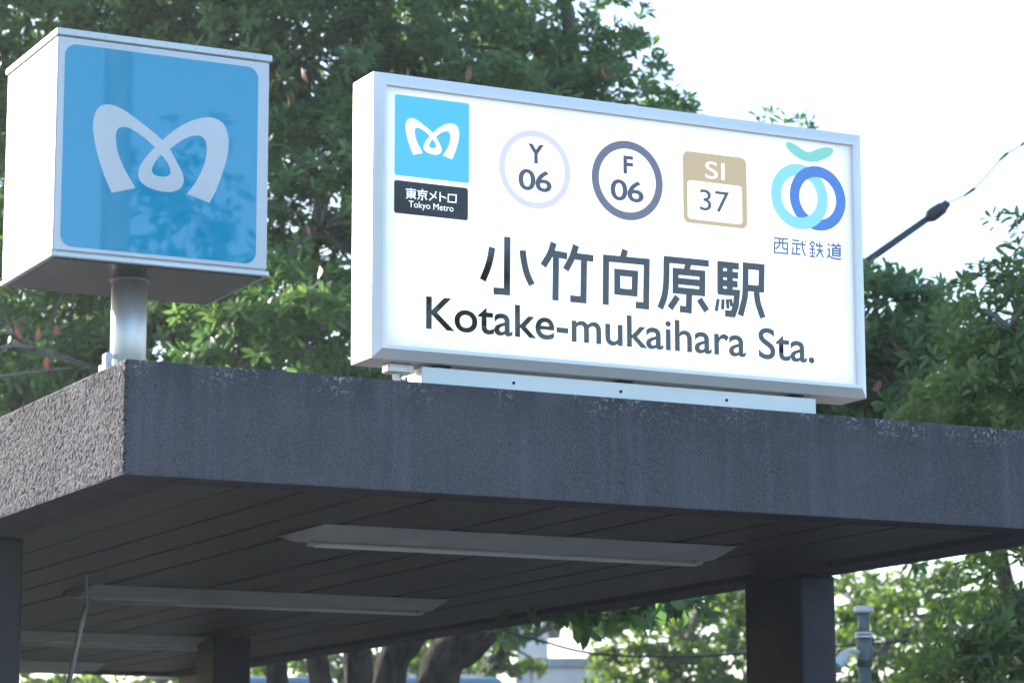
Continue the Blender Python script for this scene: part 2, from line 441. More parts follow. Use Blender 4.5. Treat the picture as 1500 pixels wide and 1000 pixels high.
def glyph(pl, strokes, ox, oy, sc_, wd, off, thick):
    """strokes traced on an enlarged photo region: (points, options)"""
    polys = []; k = 0; meshes = []
    bm = bmesh.new()
    for s in strokes:
        pts = s[0] if isinstance(s, tuple) else s
        opt = s[1] if isinstance(s, tuple) else ''
        uv = [pl.px(ox + a / sc_, oy + b / sc_) for a, b in pts]
        ww = wd * (.55 if 't' in opt else 1)
        st = stroke(uv, ww, 's' in opt, 'c' in opt)
        if 'c' in opt:        # closed box: order outer/inner by area
            o_, h_ = st[0][0], st[0][1][0]
            ar = lambda lp: abs(sum(lp[i - 1][0] * lp[i][1] - lp[i][0] * lp[i - 1][1] for i in range(len(lp))))
            if ar(o_) < ar(h_): o_, h_ = h_, o_
            st = [(o_, [h_])]
        me = flat(pl, st, off, thick + (k % 7) * .00006); k += 1
        bm.from_mesh(me); bpy.data.meshes.remove(me)
    return from_bm(bm)
def text_polys(body, size=1.0, bold=0.0, spacing=1.0):
    cu = bpy.data.curves.new("txt", 'FONT'); cu.body = body; cu.size = size; cu.offset = bold; cu.space_character = spacing; cu.resolution_u = 6; cu.fill_mode = 'FRONT'
    o = bpy.data.objects.new("txt", cu); COL.objects.link(o)
    bpy.context.view_layer.update()
    me = bpy.data.meshes.new_from_object(o.evaluated_get(bpy.context.evaluated_depsgraph_get()))
    bpy.data.objects.remove(o); bpy.data.curves.remove(cu); return me
def text_on(pl, body, box4, off, bold=0.0, spacing=1.0):
    """fit the lettering's bounds into u0,u1,v0,v1 on the face"""
    me = text_polys(body, 1.0, bold, spacing)
    n = len(me.vertices); co = np.empty(n * 3); me.vertices.foreach_get("co", co); co = co.reshape(-1, 3)
    mn, mx = co.min(0), co.max(0); u0, u1, v0, v1 = box4
    for i, v in enumerate(me.vertices):
        a = u0 + (co[i, 0] - mn[0]) / (mx[0] - mn[0]) * (u1 - u0); b = v0 + (co[i, 1] - mn[1]) / (mx[1] - mn[1]) * (v1 - v0)
        v.co = pl.pt(a, b, off)
    bm = bmesh.new(); bm.from_mesh(me); bpy.data.meshes.remove(me)
    nrm = pl.pt(0, 0, 1) - pl.pt(0, 0, 0)
    for f in bm.faces:
        f.normal_update()
        if f.normal.dot(nrm) < 0: f.normal_flip()
    return from_bm(bm)

# the M-shaped emblem, traced from the photograph's enlarged box face
EM_OUT = [[(490, 848), (455, 765), (425, 670), (410, 590), (408, 550), (415, 505), (432, 475), (465, 460), (510, 468), (560, 495), (620, 540), (675, 583), (712, 617)],
          [(712, 617), (770, 570), (840, 532), (900, 518), (945, 522), (980, 545), (1000, 590), (1004, 640), (995, 700), (970, 780), (945, 845), (920, 893)],
          [(820, 852), (860, 800), (890, 740), (905, 690), (907, 640), (895, 610), (870, 597), (830, 603), (785, 626), (745, 656)],
          [(745, 656), (775, 710), (800, 760), (806, 795), (795, 825), (765, 842), (730, 844), (680, 835), (635, 815), (612, 790), (607, 760), (620, 720), (650, 680), (680, 648)],
          [(680, 648), (640, 612), (590, 577), (555, 560), (525, 563), (511, 580), (508, 612), (520, 680), (550, 750), (595, 828)]]
EM_HOLE = [(708, 680), (690, 700), (670, 735), (668, 755), (680, 770), (710, 777), (740, 772), (748, 755), (740, 725), (720, 695)]

# ------------------------------------------------------------------ blue box sign on its post
bx0, bx1, by0, by1, bz0, bz1 = -.214, .455, .05, .55, G + .632, G + 1.305
post = Vector((.100, .275, G + .26))
bs = empty("box_sign", post, "blue and white box-shaped emblem sign on a short steel post at the canopy corner", "sign")
put("housing", box(bx0 + .006, bx1 - .006, by0 + .006, by1 - .006, bz0 + .012, bz1 - .012, .003), M['boxframe'], bs)
fb = Plane('y', by0)
for nm, z0, z1, ov in (("top_trim", bz1 - .014, bz1 + .008, .005), ("bottom_trim", bz0 - .004, bz0 + .012, .004)):
    put(nm, box(bx0 - ov, bx1 + ov, by0 - ov, by1 + ov, z0, z1, .003), M['alu_dull'], bs)
put("underside", box(bx0 + .012, bx1 - .012, by0 + .012, by1 - .012, bz0 - .0075, bz0 - .0045), M['under'], bs)
def face_panel(pl, u0, u1, v0, v1, name):
    o = put(name, flat(pl, [(rrect(u0, u1, v0, v1, .004), [])], -.004, .004), M['boxwhite'], bs)
    return o
def emblem_uv():
    uv = []
    for seg in EM_OUT:
        c = curve2(seg, 5)
        uv += [fb.px(a / 3, b / 3) for a, b in (c if c[0] not in ((712, 617), (745, 656), (680, 648)) else c[1:])]
    hole = [fb.px(a / 3, b / 3) for a, b in curve2(EM_HOLE + EM_HOLE[:1], 4)[:-1]]
    return uv, hole
EM, EMH = emblem_uv()
eu0 = min(a for a, b in EM); eu1 = max(a for a, b in EM); ev0 = min(b for a, b in EM); ev1 = max(b for a, b in EM)
def emblem_at(u0, u1, v0, v1):
    k = lambda lp: [(u0 + (a - eu0) / (eu1 - eu0) * (u1 - u0), v0 + (b - ev0) / (ev1 - ev0) * (v1 - v0)) for a, b in lp]
    return [(k(EM), [k(EMH)])]
zA = [fb.px(*q) for q in ((93, 63), (378, 100), (375, 387), (91, 360))]     # corners of the blue field
ru0, ru1 = (zA[0][0] + zA[3][0]) / 2, (zA[1][0] + zA[2][0]) / 2
rv1, rv0 = (zA[0][1] + zA[1][1]) / 2, (zA[2][1] + zA[3][1]) / 2
pn = face_panel(fb, bx0 + .004, bx1 - .004, bz0 + .018, bz1 - .018, "front_panel")
fld = put("blue_field", flat(fb, [(rrect(ru0, ru1, rv0, rv1, .035, 8), [])], .0004, .0006), M['blue'], pn)
put("emblem", flat(fb, [(EM, [EMH])], .0012, .0006), M['boxwhite'], pn)
fl = Plane('x', bx0)
pl_ = face_panel(fl, -by1 + .004, -by0 - .004, bz0 + .018, bz1 - .018, "side_panel")
put("blue_field", flat(fl, [(rrect(-by1 + .035, -by0 - .035, rv0, rv1, .03, 8), [])], .0004, .0006), M['blue'], pl_)
um = -(by0 + by1) / 2
put("emblem", flat(fl, emblem_at(um - .145, um + .145, ev0 + .03, ev1 - .03), .0012, .0006), M['boxwhite'], pl_)
put("post", tube([post, (post.x, post.y, bz0 - .006)], .0535, 32), M['steel'], bs, True)
put("collar", tube([(post.x, post.y, bz0 - .012), (post.x, post.y, bz0 - .0076)], .060, 32), M['steel'], bs)
put("base_flange", box(post.x - .072, post.x + .072, post.y - .072, post.y + .072, G + H - .061, G + H + .012, .004), M['alu_dull'], bs)
for sx, sy in ((-1, -1), (1, -1), (1, 1), (-1, 1)):
    put("bolt", tube([(post.x + sx * .060, post.y + sy * .060, G + H + .0121), (post.x + sx * .060, post.y + sy * .060, G + H + .035)], .010, 6), M['screw'], bs)
q = on_y(157, 526, .26)
put("side_bracket", box(q.x - .012, q.x + .010, .235, .275, G + H - .058, q.z + .018, .005), M['boxframe'], bs)
for k in range(7):                       # rivets along the trims
    xx = bx0 + .05 + k * (bx1 - bx0 - .1) / 6
    put("rivet", tube([(xx, by0 - .0052, bz1 - .001), (xx, by0 - .0072, bz1 - .001)], .0035, 8), M['screw'], bs)

# ------------------------------------------------------------------ station name sign
sx0, sx1, sz0, sz1 = .788, 2.578, G + .404, G + 1.300
sy_out, sy_in, sy_back = .030, .0, .185
ss = empty("station_sign", ((sx0 + sx1) / 2, .10, G + H - .06), "long white lit station name sign with pale metal frame standing on the canopy edge", "sign")
ix0, ix1, iz0, iz1 = sx0 + .030, sx1 - .050, sz0 + .038, sz1 - .046
put("housing", box(sx0, sx1, sy_out + .0015, sy_back, sz0, sz1, .002), M['alu'], ss)
def bar(o0, o1, i0, i1):
    """one bevelled frame bar: outer edge set back, inner edge proud, with a lip down to the panel"""
    bm = bmesh.new()
    f = .010
    vs = []
    for (o, i) in ((o0, i0), (o1, i1)):
        o, i = Vector(o), Vector(i)
        d = (i - o)
        pts = [(o.x, sy_out, o.y), (o.x + d.x * .72, sy_in - .002, o.y + d.y * .72), (i.x, sy_in - .002, i.y), (i.x, sy_in + .03, i.y), (o.x, sy_out + .001, o.y)]
        vs.append([bm.verts.new(p) for p in pts])
    for k in range(5): bm.faces.new((vs[0][k], vs[0][(k + 1) % 5], vs[1][(k + 1) % 5], vs[1][k]))
    bm.faces.new(vs[0]); bm.faces.new(list(reversed(vs[1])))
    bmesh.ops.recalc_face_normals(bm, faces=bm.faces[:]); return from_bm(bm)
O = [(sx0, sz0), (sx1, sz0), (sx1, sz1), (sx0, sz1)]; I = [(ix0, iz0), (ix1, iz0), (ix1, iz1), (ix0, iz1)]
for k in range(4):
    put("frame_bar", bar(O[k], O[(k + 1) % 4], I[k], I[(k + 1) % 4]), M['alu'], ss)
SY = .012                                  # panel face
sp = Plane('y', SY)
panel = put("panel", box(ix0 + .0006, ix1 - .0006, SY, SY + .006, iz0 + .0006, iz1 - .0006), M['lit'], ss)
put("base_rail", box(.965, 2.392, .048, .150, G + H - .001, sz0 - .010, .002), M['alu_dull'], ss)
for xx in (1.02, 1.66, 2.30):
    put("standoff", box(xx, xx + .05, .06, .14, sz0 - .0102, sz0 + .001), M['gap'], ss)
for xx in (1.28, 1.66, 2.05):
    put("screw", tube([(xx, .0479, G + H + .03), (xx, .0455, G + H + .03)], .005, 8), M['gap'], ss)
put("hinge_bracket", box(.865, .955, .075, .125, sz0 - .030, sz0 - .001, .004), M['steel'], ss)
put("bracket_leg", tube([(.90, .10, sz0 - .03), (.925, .10, G + H - .06)], .012, 8), M['steel'], ss)
def lettering(name, me, m): return put(name, me, m, panel)
def uvbox(*pts):
    q = [sp.px(*p) for p in pts]
    return min(a for a, b in q), max(a for a, b in q), min(b for a, b in q), max(b for a, b in q)
def urect(tl, tr, br, bl):
    a, b, c_, d = (sp.px(*t) for t in (tl, tr, br, bl))
    return (a[0] + d[0]) / 2, (b[0] + c_[0]) / 2, (c_[1] + d[1]) / 2, (a[1] + b[1]) / 2
# blue emblem tile
u0, u1, v0, v1 = urect((579, 138), (688, 152), (686, 268), (577, 257))
lettering("emblem_tile", flat(sp, [(rrect(u0, u1, v0, v1, .008), [])], .0003, .0004), M['f_blue'])
k6 = lambda x, y: (500 + x / 3.7025, 80 + y / 3.7025)
a_ = sp.px(*k6(348, 400)); b_ = sp.px(*k6(638, 450)); t_ = sp.px(*k6(378, 346)); f_ = sp.px(*k6(400, 543)); g_ = sp.px(*k6(585, 566))
lettering("emblem", flat(sp, emblem_at(a_[0], b_[0], min(f_[1], g_[1]) - .001, t_[1]), .0010, .0004), M['f_white'])
# dark name plate
u0, u1, v0, v1 = urect(k6(287, 682), k6(688, 722), k6(685, 900), k6(284, 858))
lettering("name_plate", flat(sp, [(rrect(u0, u1, v0, v1, .008), [])], .0003, .0004), M['plate'])
TM = [[(280, 200), (455, 215)], ([(305, 240), (435, 250), (432, 315), (305, 305)], 'c'), [(305, 275), (435, 285)], [(370, 185), (368, 360)], [(360, 312), (285, 350)], [(378, 315), (450, 360)],
      [(560, 198), (560, 232)], [(475, 230), (650, 245)], ([(500, 268), (620, 278), (618, 318), (500, 308)], 'c'), [(560, 312), (558, 378), (535, 376)], [(510, 335), (480, 370)], [(605, 340), (637, 378)],
      ([(790, 238), (765, 305), (675, 388)], 's'), [(685, 268), (800, 352)], [(860, 250), (858, 412)], [(866, 312), (962, 352)], ([(1000, 288), (1132, 299), (1126, 424), (995, 412)], 'c')]
lettering("lettering", glyph(sp, TM, 570, 260, 11.54, .0036, .0009, .0003), M['f_white'])
k11 = lambda x, y: (570 + x / 11.54, 260 + y / 11.54)
a_ = sp.px(*k11(330, 400)); b_ = sp.px(*k11(1085, 520)); t_ = sp.px(*k11(370, 397)); f_ = sp.px(*k11(575, 560))
lettering("lettering", text_on(sp, "Tokyo Metro", (a_[0], b_[0], f_[1], t_[1]), .0013, .0, 1.0), M['f_white'])
# line numbers in rings
def ring(cx, cy, rx_out, ry_out, frac, m):
    c0 = sp.px(cx, cy); r1 = (sp.px(cx + rx_out, cy)[0] - sp.px(cx - rx_out, cy)[0]) / 2; r2 = abs(sp.px(cx, cy - ry_out)[1] - sp.px(cx, cy + ry_out)[1]) / 2
    r = (r1 + r2) / 2
    lettering("ring", flat(sp, [(circle(c0[0], c0[1], r), [circle(c0[0], c0[1], r * frac)])], .0003, .0004), m)
ring(783.5, 248.5, 52, 58, .835, M['f_ring_pale'])
ring(919, 264.5, 52, 58, .80, M['f_ring_purple'])
def word(body, tl, tr, bl, br, m, bold=.0, spacing=1.0, off=.0012):
    u0, u1, v0, v1 = urect(tl, tr, br, bl)
    lettering("lettering", text_on(sp, body, (u0, u1, v0, v1), off, bold, spacing), m)
word("Y", k6(1012, 484), k6(1098, 490), k6(1012, 590), k6(1098, 594), M['f_navy'], .034)
word("06", k6(960, 615), k6(1140, 635), k6(960, 733), k6(1140, 750), M['f_navy'], .018, .92)
k7 = lambda x, y: (900 + x / 3.7025, 150 + y / 3.7025)
word("F", k7(48, 288), k7(100, 294), k7(48, 386), k7(100, 392), M['f_navy'], .03)
word("06", k7(-22, 412), k7(158, 432), k7(-22, 528), k7(158, 548), M['f_navy'], .018, .92)
# tan rounded square
u0, u1, v0, v1 = urect(k7(374, 262), k7(720, 304), k7(716, 692), k7(370, 645))
iu0, iu1, iv0, iv1 = urect(k7(398, 422), k7(694, 456), k7(690, 662), k7(395, 630))
lettering("route_badge", flat(sp, [(rrect(u0, u1, v0, v1, .022, 8), [rrect(iu0, iu1, iv0, iv1, .012, 6)])], .0003, .0004), M['f_tan'])
word("SI", k7(492, 318), k7(596, 332), k7(492, 410), k7(596, 424), M['f_white'], .0)
word("37", k7(462, 470), k7(622, 488), k7(462, 584), k7(622, 602), M['f_navy'], .0)
# interlocked rings with leaf
cL = sp.px(*k7(1003, 511)); cR = sp.px(*k7(1102, 521))
rL = abs(sp.px(*k7(1003, 335))[1] - sp.px(*k7(1003, 688))[1]) / 2; rR = abs(sp.px(*k7(1102, 347))[1] - sp.px(*k7(1102, 695))[1]) / 2
lettering("ring", flat(sp, [(circle(cL[0], cL[1], rL), [circle(cL[0], cL[1], rL * .64)])], .0003, .0004), M['f_ltblue'])
lettering("ring", flat(sp, [(circle(cR[0], cR[1], rR), [circle(cR[0], cR[1], rR * .66)])], .0009, .0004), M['f_mdblue'])
arc = [(cL[0] + rL * .82 * math.cos(rad(a)), cL[1] + rL * .82 * math.sin(rad(a))) for a in range(-100, -10, 6)]
lettering("ring_crossing", flat(sp, stroke(arc, rL * .36), .0016, .0003), M['f_ltblue'])
LEAFP = [(928, 222), (950, 217), (985, 232), (1020, 258), (1055, 270), (1090, 258), (1130, 246), (1165, 246), (1186, 258), (1175, 285), (1140, 308), (1095, 322), (1050, 322), (1005, 308), (965, 280), (938, 250)]
lettering("leaf_mark", flat(sp, [([sp.px(*k7(a, b)) for a, b in curve2(LEAFP + LEAFP[:1], 3)[:-1]], [])], .0003, .0004), M['f_green'])
ST = [[(165, 105), (410, 125)], ([(175, 183), (402, 198), (398, 378), (173, 360)], 'c'), ([(262, 112), (262, 190), (245, 250), (195, 295)], 's'), [(318, 117), (318, 270), (338, 298), (385, 302)],
      [(485, 140), (610, 155)], [(475, 198), (720, 225)], ([(657, 150), (665, 260), (680, 340), (718, 420)], 's'), [(712, 150), (718, 182)], [(497, 262), (495, 385)], [(565, 210), (562, 385)], [(562, 290), (625, 295)], [(470, 382), (632, 392)],
      [(840, 165), (788, 222)], [(838, 165), (884, 218)], [(808, 242), (872, 248)], [(785, 298), (885, 306)], [(838, 245), (838, 425)], [(800, 345), (808, 382)], [(880, 348), (868, 384)], [(785, 424), (885, 432)],
      [(925, 190), (903, 252)], [(915, 238), (1030, 248)], ([(967, 180), (969, 310), (950, 370), (903, 432)], 's'), [(912, 315), (1032, 326)], [(975, 330), (1032, 446)],
      [(1100, 208), (1147, 236)], [(1098, 300), (1137, 305), (1131, 400), (1098, 456)], ([(1125, 408), (1180, 450), (1260, 470), (1342, 476)], 's'), [(1200, 198), (1222, 236)], [(1312, 205), (1280, 242)], [(1168, 234), (1342, 250)], [(1255, 245), (1245, 288)],
      ([(1195, 285), (1327, 296), (1323, 421), (1195, 411)], 'c'), [(1195, 325), (1325, 337)], [(1195, 368), (1325, 379)]]
lettering("lettering", glyph(sp, ST, 1120, 340, 12, .0058, .0004, .0003), M['f_railblue'])
# the five large characters
KJ = [([(105, 76), (96, 130), (82, 180), (58, 240)], 's'), [(181, 24), (179, 298), (112, 293)], ([(257, 91), (265, 150), (280, 210), (304, 264)], 's'),
      ([(413, 53), (394, 110), (360, 168)], 's'), [(390, 104), (480, 120)], [(424, 112), (421, 341)], ([(524, 66), (505, 125), (472, 188)], 's'), [(500, 118), (611, 132)], [(564, 128), (561, 338), (495, 332)],
      [(769, 88), (758, 130)], [(672, 363), (674, 130), (877, 149), (874, 369), (822, 363)], ([(730, 200), (819, 209), (816, 304), (730, 296)], 'c'),
      [(962, 135), (1187, 157)], ([(976, 138), (974, 250), (965, 320), (944, 380)], 's'), [(1086, 155), (1076, 190)], ([(1021, 195), (1155, 208), (1154, 303), (1021, 290)], 'c'), [(1021, 243), (1155, 256)], [(1089, 300), (1087, 388), (1042, 383)], [(1031, 322), (993, 380)], [(1139, 334), (1177, 393)],
      [(1232, 160), (1337, 171)], [(1244, 150), (1244, 303)], [(1244, 208), (1334, 217)], [(1244, 252), (1331, 261)], ([(1292, 165), (1292, 300)]), [(1232, 295), (1328, 304), (1322, 368), (1308, 409), (1268, 405)],
      ([(1234, 333), (1224, 394)], 't'), ([(1258, 335), (1256, 386)], 't'), ([(1279, 334), (1283, 382)], 't'), ([(1295, 333), (1302, 371)], 't'),
      ([(1371, 168), (1451, 176), (1449, 285), (1370, 277)], 'c'), ([(1370, 275), (1366, 330), (1345, 416)], 's'), ([(1424, 285), (1432, 350), (1457, 428)], 's')]
lettering("lettering", glyph(sp, KJ, 690, 340, 3.409, .0222, .0003, .0003), M['ink'])
u0 = sp.px(624, 470)[0]; u1 = sp.px(1193, 525)[0]; kb = sp.px(640, 483)[1]; kt = sp.px(640, 436.5)[1]
lettering("lettering", text_on(sp, "Kotake-mukaihara Sta.", (u0, u1, kb - .001, kt + .004), .0004, .013, 1.0), M['ink'])

# ------------------------------------------------------------------ added air volume, stands in for lens veil and lifts dark tones
def veil_haze(density):
    m = bpy.data.materials.new("veil_volume"); m.use_nodes = True; n = m.node_tree.nodes; n.clear()
    v = n.new("ShaderNodeVolumePrincipled"); v.inputs["Color"].default_value = (.80, .90, 1, 1); v.inputs["Density"].default_value = density; v.inputs["Anisotropy"].default_value = .45
    o = n.new("ShaderNodeOutputMaterial"); m.node_tree.links.new(v.outputs[0], o.inputs["Volume"])
    return tag(put("veil_haze", box(-950, 950, -950, 950, -1, 14), m), "thin bright air added to lift dark tones like lens veil", None, None, "stuff")
veil_haze(.0010)

#TREES
# ------------------------------------------------------------------ foliage
def leaves_mesh(name, pos, axis, length, width, per, spread, rng, droop=.25, tint=(.0, 1.0), clump_tint=None):
    """rosettes of leaves: pos, axis (n, 3); 'per' leaves round each axis"""
    n = len(pos); N = n * per
    ax = axis / np.linalg.norm(axis, axis=1, keepdims=True)
    ref = np.where(np.abs(ax[:, 2:3]) < .9, np.array([[0, 0, 1.0]]), np.array([[1.0, 0, 0]]))
    a = np.cross(ref, ax); a /= np.linalg.norm(a, axis=1, keepdims=True); b = np.cross(ax, a)
    rep = lambda q: np.repeat(q, per, axis=0)
    A, B, X, P = rep(a), rep(b), rep(ax), rep(pos)
    th = np.tile(np.arange(per) * 2.39996, n) + np.repeat(rng.random(n) * 6.28, per) + rng.normal(0, .25, N)
    el = rng.normal(spread[0], spread[1], N)                      # angle from the axis
    rd = A * np.cos(th)[:, None] + B * np.sin(th)[:, None]
    d = X * np.cos(el)[:, None] + rd * np.sin(el)[:, None]
    d[:, 2] -= droop * rng.random(N); d /= np.linalg.norm(d, axis=1, keepdims=True)
    L = length * rng.uniform(.7, 1.2, N)[:, None]; Wd = width * rng.uniform(.75, 1.2, N)[:, None]
    side = np.cross(d, X + rng.normal(0, .35, (N, 3))); side /= np.linalg.norm(side, axis=1, keepdims=True) + 1e-9
    up = np.cross(side, d)
    base = P + d * (length * .10) + X * (rng.uniform(-.5, .25, N)[:, None] * length)
    v = np.empty((N, 6, 3))
    v[:, 0] = base
    v[:, 1] = base + d * L * .42 + side * Wd * .42 + up * Wd * .12
    v[:, 2] = base + d * L * .42 - side * Wd * .42 + up * Wd * .12
    v[:, 3] = base + d * L * .74 + side * Wd * .40 - up * L * .03
    v[:, 4] = base + d * L * .74 - side * Wd * .40 - up * L * .03
    v[:, 5] = base + d * L - up * L * .13
    me = bpy.data.meshes.new(name)
    me.vertices.add(N * 6); me.vertices.foreach_set("co", v.reshape(-1))
    i = (np.arange(N) * 6)[:, None]
    lv = np.concatenate([i + np.array([[0, 2, 1]]), i + np.array([[1, 2, 4, 3]]), i + np.array([[3, 4, 5]])], axis=1).reshape(-1)
    me.loops.add(len(lv)); me.loops.foreach_set("vertex_index", lv.astype(np.int32))
    st = ((np.arange(N) * 10)[:, None] + np.array([[0, 3, 7]])).reshape(-1)
    me.polygons.add(N * 3); me.polygons.foreach_set("loop_start", st.astype(np.int32))
    me.update(calc_edges=True); me.validate()
    ct = rng.random(n) if clump_tint is None else clump_tint
    t = np.clip(np.repeat(ct, per) * .6 + rng.random(N) * .4, 0, 1) * (tint[1] - tint[0]) + tint[0]
    at_ = me.attributes.new("tint", 'FLOAT', 'POINT'); at_.data.foreach_set("value", np.repeat(t, 6).astype(np.float32))
    me.polygons.foreach_set("use_smooth", np.ones(N * 3, dtype=bool))
    return me
def lobes_points(lobes, density, rng, fill=.35, pads=True):
    """points and axes over a set of ellipsoid lobes (centre, rx, ry, rz): most rosettes sit in flat tiers, as on the real tree"""
    P, A, T = [], [], []
    for c, rx, ry, rz in lobes:
        R_ = np.array([rx, ry, rz]); c = np.array(c)
        n = int(density * (rx * ry + rx * rz + ry * rz) / 3 * 12.6)
        k = rng.normal(0, 1, (14, 3)); k /= np.linalg.norm(k, axis=1, keepdims=True)
        def shell(m, fl):
            d = rng.normal(0, 1, (m, 3)); d /= np.linalg.norm(d, axis=1, keepdims=True)
            r = np.where(rng.random(m) < fl, rng.uniform(.35, .9, m), rng.normal(.95, .08, m))
            lump = np.max(np.exp(6 * (d @ k.T - 1)), axis=1)
            return d, r * (.80 + .24 * lump), lump
        n0 = int(n * .42) if pads else n
        d, r, lump = shell(n0, fill)
        ax = d / R_; ax /= np.linalg.norm(ax, axis=1, keepdims=True)
        P.append(c + d * r[:, None] * R_); A.append(ax * .8 + np.array([0, 0, .55]) + rng.normal(0, .28, (n0, 3))); T.append(rng.random(n0) * .55)
        if pads:
            per = 16; m = max(3, (n - n0) // per)
            d, r, lump = shell(m, .25)
            pc = c + d * r[:, None] * R_
            sz = rng.uniform(.13, .30, m)
            N = m * per
            a = rng.random(N) * 6.283; q = np.sqrt(rng.random(N)); S_ = np.repeat(sz, per)
            out = np.repeat(d, per, axis=0)
            off = np.stack([np.cos(a) * q * S_, np.sin(a) * q * S_, (.28 - .42 * q * q) * S_ + rng.normal(0, .018, N)], axis=1)
            off[:, 2] -= .25 * np.clip((off[:, :2] * out[:, :2]).sum(1), 0, None)      # tiers droop outwards
            P.append(np.repeat(pc, per, axis=0) + off)
            A.append(np.stack([np.cos(a) * q * .7, np.sin(a) * q * .7, np.full(N, 1.0)], axis=1) + out * .25 + rng.normal(0, .2, (N, 3)))
            T.append(np.clip(np.repeat(rng.random(m), per) * .65 + .15 + rng.normal(0, .12, N) + .15 * (1 - q), 0, 1))  # tier tops tinted lighter: light from above put into the leaf colour
    return np.concatenate(P), np.concatenate(A), np.concatenate(T)
def limb(a, b, r0, r1, rng, bend=.12, n=7):
    a, b = Vector(a), Vector(b); L = (b - a).length
    pts = []
    off = Vector((rng.normal(), rng.normal(), abs(rng.normal()))) * bend * L
    for i in range(n + 1):
        t = i / n; pts.append(a.lerp(b, t) + off * math.sin(math.pi * t) * .6 + Vector(rng.normal(0, .012 * L, 3)) * (0 if i in (0, n) else 1))
    return pts, [r0 + (r1 - r0) * (i / n) for i in range(n + 1)]
def tree(name, label, base, lobes, trunk_paths, leafm, seed, density=14, leaf=(.088, .029), per=15, spread=(1.05, .28), group=None, fill=.35, twigs=60, tint=(0, 1), extra=None):
    rng = np.random.default_rng(seed)
    t = empty(name, base, label, "tree", group)
    bm = bmesh.new(); ends = []
    for pts, r0, r1 in trunk_paths:
        pts = smooth_path(pts, 5); n = len(pts) - 1
        tube_bm(bm, pts, [r0 + (r1 - r0) * i / n for i in range(n + 1)], 12, wob=.10, rng=random.Random(seed)); ends.append((pts, r1))
    put("trunk", from_bm(bm), M['bark'], t, True)
    P, A, T = lobes_points(lobes, density, rng, fill)
    if extra is not None:
        P = np.concatenate([P, extra[0]]); A = np.concatenate([A, extra[1]]); T = np.concatenate([T, rng.random(len(extra[0]))])
    bm = bmesh.new()
    for c, rx, ry, rz in lobes:
        pts0, r1 = min(ends, key=lambda e: (e[0][-1] - Vector(c)).length)
        s = min(pts0[len(pts0) // 2:], key=lambda q: (q - Vector(c)).length)
        pts, rr = limb(s, c, r1 * .85, .02, rng); tube_bm(bm, pts, rr, 7)
        near = np.argsort(np.linalg.norm((P - np.array(c)) / np.array([rx, ry, rz]), axis=1))[::max(1, len(P) // (len(lobes) * 4))]
        idx = rng.choice(np.where(np.linalg.norm((P - np.array(c)) / np.array([rx, ry, rz]), axis=1) < 1.15)[0], max(4, twigs // len(lobes)))
        for i in idx:
            q = Vector(c).lerp(Vector(P[i]), .05)
            pts, rr = limb(q, P[i], .018, .004, rng, .15, 5); tube_bm(bm, pts, rr, 5, cap=False)
    put("branches", from_bm(bm), M['twig'], t, True)
    o = put("crown", leaves_mesh("crown", P, A, leaf[0], leaf[1], per, spread, rng, clump_tint=T, tint=tint), leafm, t)
    o["kind"] = "stuff"
    return t, P, rng
def L_(px, py, dist, rx, ry, rz): return (tuple(at(px, py, dist)), rx, ry, rz)
def single_leaf(parent, name, p, d, L, wd, m, tint, rng):
    me = leaves_mesh(name, np.array([p]), np.array([d]), L, wd, 1, (.25, .1), rng, clump_tint=np.array([tint]), droop=.1)
    return put(name, me, m, parent)

# main evergreen: several stems seen below the canopy, crown behind the sign
S = lambda pxs, d: [at(a, b, d) for a, b in pxs]
stems = [(S([(590, 1600), (540, 1300), (470, 1000), (462, 850), (430, 560), (470, 300)], 20.2), .10, .05),
         (S([(600, 1600), (570, 1300), (527, 1000), (535, 850), (560, 520), (560, 200)], 20.4), .14, .06),
         (S([(605, 1600), (575, 1300), (570, 1005), (612, 900), (690, 600), (700, 250)], 20.0), .15, .07),
         (S([(612, 1600), (620, 1300), (640, 1005), (700, 925), (830, 760), (880, 420), (860, 150)], 19.7), .19, .07)]
lobesA = [L_(470, 330, 17.6, 1.0, 1.0, .9), L_(640, 60, 19.0, 1.25, 1.3, .9), L_(450, 90, 18.6, 1.1, 1.2, .9), L_(728, 0, 20.0, .70, 1.2, .75),
          L_(835, 160, 19.6, .68, 1.1, .58), L_(680, 230, 18.8, 1.0, 1.1, .7), L_(440, 500, 16.4, .75, .8, .42), L_(640, 450, 19.0, 1.1, 1.1, .9), L_(920, 330, 20.0, .7, .9, .8),
          L_(860, 878, 14.2, .20, .25, .09), L_(800, 878, 14.3, .16, .2, .07), L_(960, 872, 14.2, .18, .2, .06), L_(700, -260, 19.6, 1.3, 1.5, .9), L_(460, -250, 19.5, 1.5, 1.5, 1.0)]
rngx = np.random.default_rng(3)
sprA = [at(*q) for q in ((1000, 160, 20), (1018, 168, 20), (1110, 176, 20.5), (1128, 168, 20.5), (1150, 178, 20.5), (1170, 176, 20.5), (1185, 184, 20.5), (955, 70, 20), (968, 100, 20), (935, 30, 20), (985, 135, 20), (905, -5, 20))]
extraA = (np.array([list(q) for q in sprA]), np.tile([[.35, -.1, .9]], (len(sprA), 1)) + rngx.normal(0, .2, (len(sprA), 3)))
tA, PA, rA = tree("evergreen_tree", "large dark evergreen with several stems and red old leaves, directly behind the station sign", (at(605, 1600, 20).x, at(605, 1600, 20).y, 0),
                  lobesA, stems, M['leaf_ever'], 11, density=54, extra=extraA, twigs=150)
stB = [(S([(410, 1600), (408, 1300), (407, 1000), (390, 850), (330, 500), (240, 150)], 20.6), .09, .06), (S([(400, 1600), (380, 1300), (330, 1000), (230, 700), (120, 420), (60, 120)], 20.9), .12, .05)]
